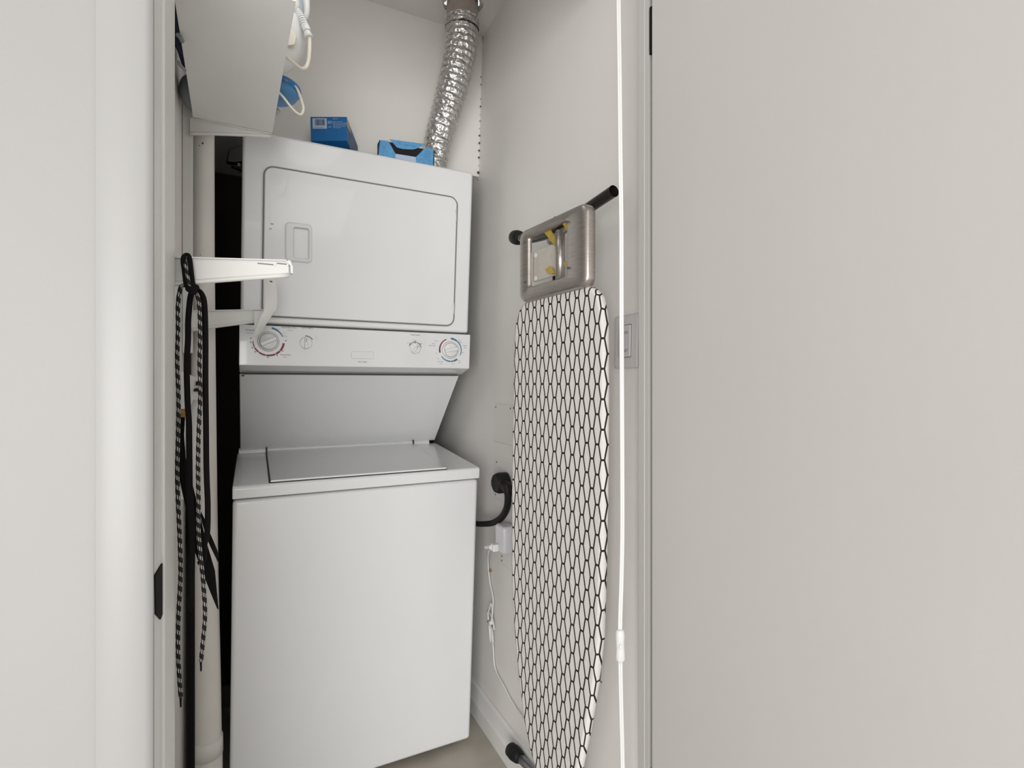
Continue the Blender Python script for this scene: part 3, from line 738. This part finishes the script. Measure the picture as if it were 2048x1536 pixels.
# lower far bracket with the curved rod hook
fb1 = PY(527, 621, YFR)
t = bracket('shelf_bracket', YFR-.012, fb1.z, -.137, fb1.x+.006, .046, .026, .012, 'lower far white bracket with curved rod hook, in front of the dial', False, .0, PY(385, 622, YFR).z-.003)
YH = 1.478
b = BM(); L = [PY(u, v, YH) for u, v in ((508, 622), (527, 622), (527, 640), (512, 676), (509, 672))]
loft(b, [L, [p+Vector((0, .002, 0)) for p in L]]); obj('end_plate', b, 'bracket', t, bevel=.0005)
b = BM()
cen = [(511, 673, 3), (517, 660, 7), (525, 645, 10), (534, 628, 12), (540, 618, 13), (542, 600, 13), (541, 580, 12.5), (539, 558, 12), (538, 552, 12)]
Lr = []
sp2 = spline([Vector((u, v, hw)) for u, v, hw in cen], 5)
front = []
for q in sp2:
    tn = 0
    yy = YH-.006-.022*math.sin(PI*min(1, max(0, (676-q.y)/125)))
    a_, c_ = PY(q.x-q.z, q.y+q.z*.25, yy), PY(q.x+q.z, q.y-q.z*.0, yy+.002)
    m_ = (a_+c_)/2+Vector((0, -.003, 0))
    front.append([a_, m_, c_, c_+Vector((0, .003, 0)), m_+Vector((0, .003, 0)), a_+Vector((0, .003, 0))])
loft(b, front); obj('rod_hook', b, 'bracket', t, smooth=True, bevel=.0005)
b = BM(); p, q = PY(539, 562, YH-.010), PY(544.5, 567, YH-.010); box(b, p.x, q.x, p.y-.004, p.y+.004, q.z, p.z); obj('hook_hole', b, 'seam', t)

# ------------------------------------------------------------------ drain pipe and things in the dark gap
pipe = thing('drain_pipe', (-.10, 1.53, FL), 'tall white plastic drain pipe standing left of the washer', 'pipe')
pp_ = [(406, 200, 1.565, 20.3), (406, 500, 1.565, 20.8), (407, 700, 1.56, 21.5), (408, 900, 1.55, 22.5), (410, 1150, 1.54, 24.0), (413, 1350, 1.53, 25.5), (414.5, 1480, 1.53, 26), (415, 1540, 1.53, 26)]
P_ = []; R_ = []
for u, v, y, hw in pp_:
    p = PY(u, v, y); d = y/ray(u, v).y; P_.append(p); R_.append(hw*d/F*.985)
tp = P_[0].copy(); tp.z = CE; bt = P_[-1].copy(); bt.z = FL
b = BM(); tube(b, [tp]+P_+[bt], [R_[0]]+R_+[R_[-1]], 28); obj('pipe_body', b, 'pvc', pipe)
q0, q1 = PY(414, 1474, 1.53), PY(414.5, 1510, 1.53)
b = BM(); tube(b, [q0, q0.lerp(q1, .03), q0.lerp(q1, .97), q1], [R_[-1]+.0002, R_[-1]+.0032, R_[-1]+.0032, R_[-1]+.0002], 28); obj('coupling', b, 'pvc', pipe)
b = BM(); tube(b, [q1, q1-upz*.16], R_[-1]+.0018, 28); obj('lower_sleeve', b, 'pvc', pipe)
for (u, v, s) in ((405.5, 286.5, 2.2), (399, 291, 1.2), (421, 862, 1), (401, 510, 1.1)):
    p = PY(u, v, 1.565-.0262); b = BM(); ico(b, p, .0012*s, (1, .6, 1.1), 1); obj('dirt_speck', b, 'speck', pipe)
b = BM()
g = [(452, 322), (457, 300), (470, 293), (490, 287), (490, 322), (470, 325)]
loft(b, [[PY(u, v, 1.86) for u, v in g], [PY(u, v, 1.86)+Vector((0, .03, 0)) for u, v in g]])
t = thing('dark_clamp', (-.06, 1.86, .60), 'dark brown plastic handle poking out behind the dryer at left', 'handle')
obj('grip', b, mat('dark_brown_plastic', (.012, .007, .005), .35), t, bevel=.004)
b = BM(); g = [(461, 331), (474, 329), (490, 327), (490, 342), (478, 338)]
loft(b, [[PY(u, v, 1.86) for u, v in g], [PY(u, v, 1.86)+Vector((0, .02, 0)) for u, v in g]]); obj('lower_jaw', b, 'rubber', t, bevel=.002)
b = BM(); p = PY(478, 329, 1.858); box(b, p.x-.004, p.x+.004, p.y-.002, p.y+.01, p.z-.006, p.z+.004); obj('clamp_pin', b, 'greyplastic', t)
b = BM(); tube(b, [PY(445, 1424, 1.9), PY(475, 1414, 1.9)], .012, 10); 
tag(obj('hose_stub', b, 'greyplastic'), 'grey hose stub low in the dark gap beside the washer', 'hose')

# ------------------------------------------------------------------ ironing board (plane coords: s from near edge, z up)
N0 = Vector((.630, .860, 0)); F0 = Vector((.600, 1.215, 0)); sd = (F0-N0).normalized(); nr = Vector((-sd.y, sd.x, 0))
if nr.x > 0: nr = -nr
def toS(u, v):
    r = ray(u, v); k = N0.dot(nr)/r.dot(nr); p = r*k; return ((p-N0).dot(sd), p.z)
def B3(s, z, off=0): p = N0+sd*s+nr*off; return Vector((p.x, p.y, z))
ib = thing('ironing_board', B3(.17, FL), 'ironing board leaning upright on the right wall, white cover with black hexagon net', 'ironing board')
right = [(1203, 625), (1205, 660), (1205.5, 800), (1204, 1000), (1201, 1150), (1197, 1275), (1188, 1365), (1172, 1460), (1156, 1536)]
left = [(1070, 1536), (1060, 1508), (1046, 1440), (1035, 1350), (1026, 1250), (1021.5, 1150), (1021.5, 1000), (1023.5, 850), (1026, 700), (1029, 650)]
R2 = [toS(*p) for p in right]; L2 = [toS(*p) for p in left]
nose_s = (R2[-1][0]+L2[0][0])/2
nz = -1.07
cn = []
a, c = R2[-1], L2[0]
for k in range(1, 8):
    th = PI*k/8
    s_ = nose_s+(a[0]-nose_s)*math.cos(th) if th < PI/2 else nose_s+(c[0]-nose_s)*(-math.cos(th))
    z_ = (a[1] if th < PI/2 else c[1]); z_ = z_+(nz-z_)*math.sin(th)
    cn.append((s_, z_))
top = [toS(u, v) for u, v in ((1036, 622), (1045, 607), (1060, 599), (1100, 587.5), (1140, 577.5), (1160, 573.5), (1176, 573), (1188, 580), (1197, 594))]
ol = R2+cn+L2+top
cs = sum(p[0] for p in ol)/len(ol); cz = sum(p[1] for p in ol)/len(ol)
def inset(d):
    out = []; n = len(ol)
    for i, (s_, z_) in enumerate(ol):
        a = Vector((ol[i-1][0], ol[i-1][1])); c = Vector((ol[(i+1) % n][0], ol[(i+1) % n][1])); t_ = (c-a)
        nn = Vector((t_.y, -t_.x)).normalized()
        if nn.dot(Vector((cs-s_, cz-z_))) < 0: nn = -nn
        out.append((s_+nn.x*d, z_+nn.y*d))
    return out
b = BM(); lay = b.loops.layers.uv.verify()
rings = [(0.010, -.022), (0, -.017), (0, -.006), (.0025, -.002), (.008, 0)]
rows = []; uvs = []
for d, off in rings:
    q = inset(d) if d else ol
    rows.append([b.verts.new(B3(s_, z_, off)) for s_, z_ in q]); uvs.append(inset(d+off*.9))
for a, c, ua, uc in zip(rows, rows[1:], uvs, uvs[1:]):
    for i in range(len(a)):
        j = (i+1) % len(a); f = b.faces.new((a[i], a[j], c[j], c[i])); f.smooth = True
        for lp, q in zip(f.loops, (ua[i], ua[j], uc[j], uc[i])): lp[lay].uv = q
f = b.faces.new(rows[-1])
for lp, q in zip(f.loops, inset(.008)): lp[lay].uv = q
f = b.faces.new(rows[0][::-1])
obj('padded_cover', b, 'hex', ib)
# iron rest frame
def sr(s0, s1, z0, z1, r, off, n=6): return [B3(s_, z_, off) for s_, z_ in rrect(s0, s1, z0, z1, r, n)]
b = BM()
q = [toS(1046, 472), toS(1168, 402), toS(1177, 577), toS(1046, 600)]
s0, s1 = .036, q[0][0]+.001; z0, z1 = .201, .378
i0, i1, iz0, iz1 = .108, .262, .236, .356
# inner opening: straight far side, bulging top and bottom
def opening(g, off):
    pts = []
    base = rrect(i0+g, i1-g, iz0+g, iz1-g, .006, 6)
    for s_, z_ in base:
        k = (s_-i0)/(i1-i0); bow = 0
        if z_ > (iz0+iz1)/2: z_ += .010*math.sin(PI*k)*(1 if 1 else 0)
        else: z_ -= .006*math.sin(PI*k)
        pts.append(B3(s_, z_, off))
    return pts
loft(b, [sr(s0, s1, z0, z1, .024, -.012), sr(s0, s1, z0, z1, .024, .004), sr(s0+.004, s1-.003, z0+.003, z1-.003, .022, .010), sr(s0+.014, s1-.010, z0+.010, z1-.010, .018, .011),
         opening(-.004, .0085), opening(0, .006), opening(0, -.003)], False, False)
for f in b.faces: f.smooth = True
obj('iron_rest', b, 'steel', ib)
b = BM(); loft(b, [sr(.168, i1+.001, .250, .322, .002, -.011), sr(.168, i1+.001, .250, .322, .002, -.007)]); pl_ = obj('mounting_plate', b, 'steel_hi', ib)
for zz in (.257, .313):
    b = BM(); disc(b, B3(i1-.010, zz, -.008), nr, .0055, .002, 14); obj('rivet', b, 'plastic', ib)
b = BM(); tube(b, [B3(.148, .225, -.004), B3(.148, .346, -.004)], .011, 18); obj('rest_tube', b, 'steel', ib)
b = BM(); tube(b, [B3(.118, .352, -.012), B3(.225, .343, -.030)], .008, 12); obj('cross_tube', b, 'steel', ib)
def strap(name, px, off, th=.002):
    b = BM(); L = [B3(*toS(u, v), off) for u, v in px]
    loft(b, [L, [p+nr*th for p in L]]); obj(name, b, 'yellow', ib)
strap('yellow_strap', [(1085, 464), (1096, 456), (1112, 484), (1112, 499)], -.006)
strap('yellow_strap', [(1123, 446), (1138.5, 441), (1140, 454), (1136, 464), (1131, 456)], -.002)
strap('yellow_strap', [(1089, 538), (1099, 532), (1104, 539), (1111, 545), (1099, 548), (1093, 545)], -.004)
strap('yellow_strap', [(1126, 526), (1138, 521), (1140, 528), (1139, 532), (1129, 531)], -.002)
for u, v in ((1141.5, 445.5), (1056, 486), (1057, 565), (1143, 537)):
    b = BM(); p = B3(*toS(u, v), .0095); disc(b, p, nr, .003, .001, 8); obj('rivet', b, 'ink', ib)
# folded legs and their cross bars behind the board
e1 = PX(1228, 382, .672); e2 = PX(1033, 475, .664)
bar = spline([e2, PX(1062, 477, .664), PX(1112, 461, .666), PX(1170, 421, .669), e1], 8)
b = BM(); tube(b, bar, .0125, 20, caps=False); tube(b, bar[::-1], .0105, 20, caps=False); obj('upper_foot_bar', b, 'tube', ib)
dirv = (bar[0]-bar[3]).normalized()
b = BM(); tube(b, [e2-dirv*.03, e2-dirv*.02, e2-dirv*.004, e2+dirv*.012, e2+dirv*.018], [.014, .019, .0205, .019, .012], 20); obj('rubber_cap', b, 'rubber', ib)
f1 = PX(1026, 1503, .656); f1.z = max(f1.z, FL+.05); f2 = PX(1068, 1536, .672); dv = (f2-f1); dv.z = 0; dv.normalize()
ff = f1+dv*.40
b = BM(); tube(b, [f1, ff], .0115, 20); obj('lower_foot_bar', b, 'chrome', ib)
b = BM(); tube(b, [f1+dv*.035, f1+dv*.026, f1+dv*.008, f1-dv*.012, f1-dv*.020], [.0135, .0175, .0205, .0185, .011], 20); obj('rubber_cap', b, 'rubber', ib)
m1 = (e1+e2)/2; m2 = f1+dv*.22
b = BM(); tube(b, [m1, Vector((.662, m1.y, .3)), Vector((.658, .99, -.6))], .011, 14); obj('leg', b, 'tube', ib)
b = BM(); tube(b, [m2, Vector((.655, m2.y, -.95)), Vector((.655, 1.09, 0.05))], .011, 14); obj('leg', b, 'tube', ib)

# ------------------------------------------------------------------ hanging lamp cord with inline switch
hc = thing('hanging_cord', (.61, .77, FL), 'long white cord hanging down in front of the right jamb, with an inline switch', 'cord')
dcord = .965
pts = [(1236.5, -170), (1237, 0), (1239, 150), (1240.5, 300), (1242.5, 450), (1243, 650), (1244, 850), (1244.5, 1050), (1243, 1150), (1240.5, 1230), (1240, 1262)]
b = BM(); tube(b, spline([PD(u, v, dcord) for u, v in pts], 4), .0021, 8); 
for k in (-1, 1): pass
b.free()
for k in (-.0019, .0019):
    pass
b = BM()
for k in (-.0020, .0020): tube(b, spline([PD(u, v, dcord)+rt*k for u, v in pts], 4), .0022, 8)
obj('upper_cord', b, 'white_cord', hc)
pts = [(1240.5, 1320), (1242, 1400), (1244, 1480), (1245.5, 1560), (1247, 1700)]
pl3 = [PD(u, v, dcord) for u, v in pts]; last = pl3[-1].copy(); last.z = FL+.02; pl3.append(last); pl3.append(last+Vector((.02, -.05, -.015))); pl3.append(last+Vector((0, -.2, -.0165)))
b = BM()
for k in (-.0020, .0020): tube(b, spline([p+rt*k for p in pl3], 4), .0022, 8)
obj('lower_cord', b, 'white_cord', hc)
b = BM()
q = [(1240, 1259, 6), (1240, 1262, 8.6), (1240, 1270, 9.4), (1240, 1285, 8.6), (1240.5, 1296, 8.4), (1240.5, 1308, 9.4), (1240.5, 1318, 9.6), (1240.5, 1322, 7)]
tube(b, [PD(u, v, dcord) for u, v, r in q], [r*dcord/F for u, v, r in q], 20, flat=(1, .8), ref=Vector((sT, cT, 0))); obj('inline_switch', b, 'plastic', hc, bevel=.0005)
b = BM(); p = PD(1240, 1290, dcord)-fw*.0068; ico(b, p, .0035, (.9, .5, 1.6), 2); obj('switch_slider', b, 'white_cord', hc)
b = BM(); q = PD(1236.5, -170, dcord); q2 = q.copy(); tube(b, [q2, Vector((q2.x, q2.y+.035, HD-.012)), Vector((q2.x, q2.y+.035, HD))], .003, 8); obj('hook', b, 'bracket', hc)

# ------------------------------------------------------------------ knotted cords on the near bracket
YC = .985
kc = thing('knotted_cords', (-.09, YC, -.6), 'black and braided black-white cords knotted over the near shelf bracket', 'cord')
def cst(u, v, y=YC): return PY(u, v, y)
b = BM(); tube(b, spline([cst(372, 570, .962), cst(369, 545, .958), cst(366, 520, .960), cst(370, 511, .972), cst(377, 511, .972), cst(380, 522, .960), cst(383, 548, .958), cst(386, 572, .962)], 8), .0034, 10, uv=True); obj('bracket_loop', b, 'black', kc)
b = BM(); tube(b, spline([cst(370, 514, .968), cst(372, 535, .954), cst(377, 560, .956), cst(381, 574, .962)], 8), .0026, 10, uv=True); obj('braided_loop', b, 'braid', kc)
b = BM()
for (u, v, r, sc) in ((383, 578, 9, (1.25, 1, .9)), (390, 575, 8, (1, 1, .9)), (378, 573, 7.5, (1.1, 1, .7)), (386, 585, 7, (1, 1, .7))):
    ico(b, cst(u, v, .964), r*.83/F, sc, 2)
obj('knot', b, 'black', kc, smooth=True)
strands = [('braided_strand', 'braid', .0032, [(376, 572), (366, 571), (360, 580), (356, 610), (356, 660), (354.5, 720), (357, 800), (356, 880), (354.5, 940), (356, 1000), (359.5, 1080), (361, 1150), (357, 1230), (356, 1300), (359, 1360), (361.5, 1393)]),
           ('braided_strand', 'braid', .0032, [(387, 580), (396, 595), (399.5, 630), (400, 690), (399, 730), (400.5, 790), (397.5, 860), (396, 930), (397, 1000), (397, 1060), (401, 1110), (407, 1170), (410, 1230), (406, 1280), (402, 1322)]),
           ('black_strand', 'black', .0043, [(384, 582), (380, 600), (376.5, 640), (376, 680), (373.5, 730), (375, 800), (378, 850), (379, 930), (380, 990), (384, 1060), (384, 1120), (383, 1215)]),
           ('black_strand', 'black', .0043, [(392, 578), (403, 588), (409, 610), (411, 680), (411, 760), (412, 850), (413, 940), (415.5, 1010), (414.5, 1065), (409, 1090), (407, 1120), (397, 1128)])]
for i, (nm, mt_, r, pts) in enumerate(strands):
    yy = .970+.008*i
    b = BM(); tube(b, spline([cst(u, v, yy) for u, v in pts], 6), r, 12, uv=True); obj(nm, b, mt_, kc)
for (u, v, y) in ((361.5, 1400, .970), (402, 1328, .978)):
    b = BM(); tube(b, [cst(u-.5, v-8, y), cst(u, v+6, y), cst(u, v+14, y)], [.0016, .0014, .0012], 8); obj('aglet', b, 'black', kc)
# black webbing strap behind with brass end
YS = 1.035
ws = thing('webbing_strap', (-.09, YS, -.45), 'wide black webbing strap with a brass end, hanging behind the cords', 'strap')
def ribbon(name, Lft, Rgt, y, m='black', th=.002):
    b = BM(); loops = []
    for (a, c) in zip(Lft, Rgt):
        p, q = PY(*a, y), PY(*c, y); loops.append([p, q, q+Vector((0, th, 0)), p+Vector((0, th, 0))])
    loft(b, loops); obj(name, b, m, ws)
ribbon('strap_band', [(357.5, 834), (357, 880), (357.5, 940), (360, 965), (372, 1020), (380, 1080), (390, 1105), (418, 1178), (434, 1217)], [(370, 834), (368, 870), (371, 915), (385, 970), (394, 1005), (402, 1040), (410, 1075), (430, 1142), (437, 1219)], YS)
ribbon('strap_tail', [(371, 1000), (371, 1080), (373, 1160), (374, 1225)], [(385, 1000), (384, 1080), (383.5, 1160), (383, 1225)], YS+.008)
ribbon('strap_band', [(398, 1020), (404, 1045), (412, 1072), (420, 1092), (436, 1125)], [(400, 1020), (411, 1042), (417, 1060), (428, 1085), (438, 1110)], YS+.004)
ribbon('brass_end', [(356, 819), (356.5, 835)], [(372.5, 817), (371.5, 834)], YS-.003, 'brass', .006)
# white flat handle behind
wh = thing('white_mop_head', (-.11, 1.2, -.4), 'white plastic mop handle standing behind the cords at the left wall', 'mop')
def pane(name, px, y, m, th=.008, bev=.002):
    b = BM(); L = [PY(u, v, y) for u, v in px]; loft(b, [L, [p+Vector((0, th, 0)) for p in L]]); return obj(name, b, m, wh, bevel=bev)
pane('flat_body', [(357, 739), (371, 747), (371, 830), (368, 1000), (360, 1000), (357, 830)], 1.28, 'plastic')
pane('socket', [(378, 749), (396, 757), (404, 778), (402, 800), (386, 800), (380, 812), (378, 830)], 1.30, 'plastic')
pane('release_catch', [(392, 762), (403, 766), (403, 772), (391, 771)], 1.295, 'rubber', .003, .0005)
pane('release_catch', [(388, 777), (396, 776), (404, 780), (403, 783), (387, 783)], 1.295, 'rubber', .003, .0005)
b = BM(); tube(b, [PY(389, 800, 1.33), PY(386, 1010, 1.33)], [.014, .013], 16); obj('handle_pole', b, 'plastic', wh)
q = PY(381, 1010, 1.345)
b = BM(); tube(b, [q+upz*.02, Vector((q.x, q.y, FL+.002))], .0085, 16); obj('dark_gap_pole', b, 'black', wh)  # black stands in for the shaded gap here

# ------------------------------------------------------------------ things on the shelf
st = SZ+.0163
ir = thing('steam_iron', (.03, 1.27, st), 'white steam iron with pale blue tank and cream cord, overhanging the shelf edge', 'iron')
def egg(name, c, sc, m, parent, rot=None, sub=4, bev=0):
    b = BM(); ico(b, c, 1, sc, sub, rot); return obj(name, b, m, parent, smooth=True)
egg('body', (.028, 1.27, .785), (.081, .055, .100), 'plastic', ir)
egg('water_tank', (.058, 1.262, .835), (.046, .040, .066), 'ironpale', ir)
b = BM(); loft(b, [[PY(u, v, 1.218) for u, v in ((572, 55), (588, 62), (593, 74), (590, 90), (576, 92), (566, 78))], [PY(u, v, 1.245) for u, v in ((572, 55), (588, 62), (593, 74), (590, 90), (576, 92), (566, 78))]]); obj('control_button', b, 'cream', ir, bevel=.003)
b = BM(); tube(b, spline([PY(597, 40, 1.30), PY(610, 28, 1.30), PY(610, -10, 1.30), PY(600, -60, 1.30), (.0, 1.30, .96), (-.05, 1.30, .90)], 6), .0095, 12); obj('handle', b, 'plastic', ir)
b = BM(); tube(b, [PY(580, -5, 1.24), PY(587, 18, 1.24), PY(592, 24, 1.24)], [.020, .015, .010], 14); obj('cord_socket', b, 'plastic', ir)
P_ = spline([PY(591, 20, 1.24), PY(601, 33, 1.238), PY(609, 50, 1.236), PY(614, 62, 1.235)], 12)
for k in range(0, len(P_)-1, 3):
    b = BM(); d_ = (P_[min(k+1, len(P_)-1)]-P_[k]); disc(b, P_[k], d_, .0088, .0034, 14); obj('strain_relief', b, 'plastic', ir)
b = BM(); tube(b, P_, .0045, 10); obj('relief_core', b, 'cream', ir)
b = BM(); tube(b, [PY(613, 60, 1.235), PY(617.5, 75.5, 1.235)], [.0065, .0105], 14); obj('relief_cone', b, 'plastic', ir)
b = BM(); tube(b, spline([PY(619, 72, 1.235), PY(619, 95, 1.233), PY(617, 120, 1.23), PY(612, 134, 1.225), (PY(603, 137, 1.21)), PY(590, 128, 1.19), PY(575, 116, 1.17), PY(563, 106, 1.15), PY(545, 92, 1.17)], 8), .0042, 10, flat=(1, .8)); obj('cord', b, 'cream', ir)
b = BM(); tube(b, spline([PY(585, 168, 1.36), PY(594, 178, 1.35), PY(602, 198, 1.34), PY(606.5, 216, 1.335), PY(603, 228, 1.33), PY(594, 226, 1.325), PY(582, 214, 1.32), PY(568, 196, 1.315), PY(556, 182, 1.31), PY(545, 165, 1.33)], 8), .0034, 10, flat=(1, .8)); obj('cord', b, 'cream', ir)
bl = thing('blue_pouch', (.05, 1.33, st), 'blue rounded pouch lying under the white iron at the shelf edge', 'pouch')
egg('lower_lobe', (.040, 1.36, .690), (.058, .05, .0225), mat('mid_blue_plastic', (.06, .21, .42), .45), bl)
egg('upper_lobe', (.052, 1.385, .715), (.056, .045, .028), 'ironblue', bl)
b = BM(); ico(b, (.046, 1.43, st+.012), .018, (1, 1, .65), 2); 
t = obj('clear_bag', b, mat('clear_grey_plastic', (.45, .46, .46), .2)); tag(t, 'small crumpled clear plastic bag at the far end of the shelf edge', 'bag')
nv = thing('navy_bag', (-.1, 1.3, st), 'dark navy cloth bag stuffed between shelf and left wall', 'bag')
b = BM(); ico(b, (-.120, 1.22, .753), 1, (.034, .20, .084), 4)
for v in b.verts: v.co += Vector((.002*math.sin(v.co.z*90), 0, .006*math.sin(v.co.y*60)))
obj('bag_body', b, 'navy', nv, smooth=True)
b = BM(); tube(b, spline([PY(356, 70, 1.13), PY(360, 74, 1.14), PY(364, 82, 1.16)], 4), .004, 8); tube(b, spline([PY(357, 124, 1.16), PY(362, 132, 1.18), PY(370, 140, 1.2)], 4), .003, 8); obj('bag_piping', b, 'greyplastic', nv)
b = BM(); ico(b, PY(384, 186, 1.44), 1, (.026, .05, .036), 4); 
tag(obj('grey_container', b, 'greyplastic', smooth=True), 'rounded grey container bulging below the navy bag, left of the shelf', 'container')
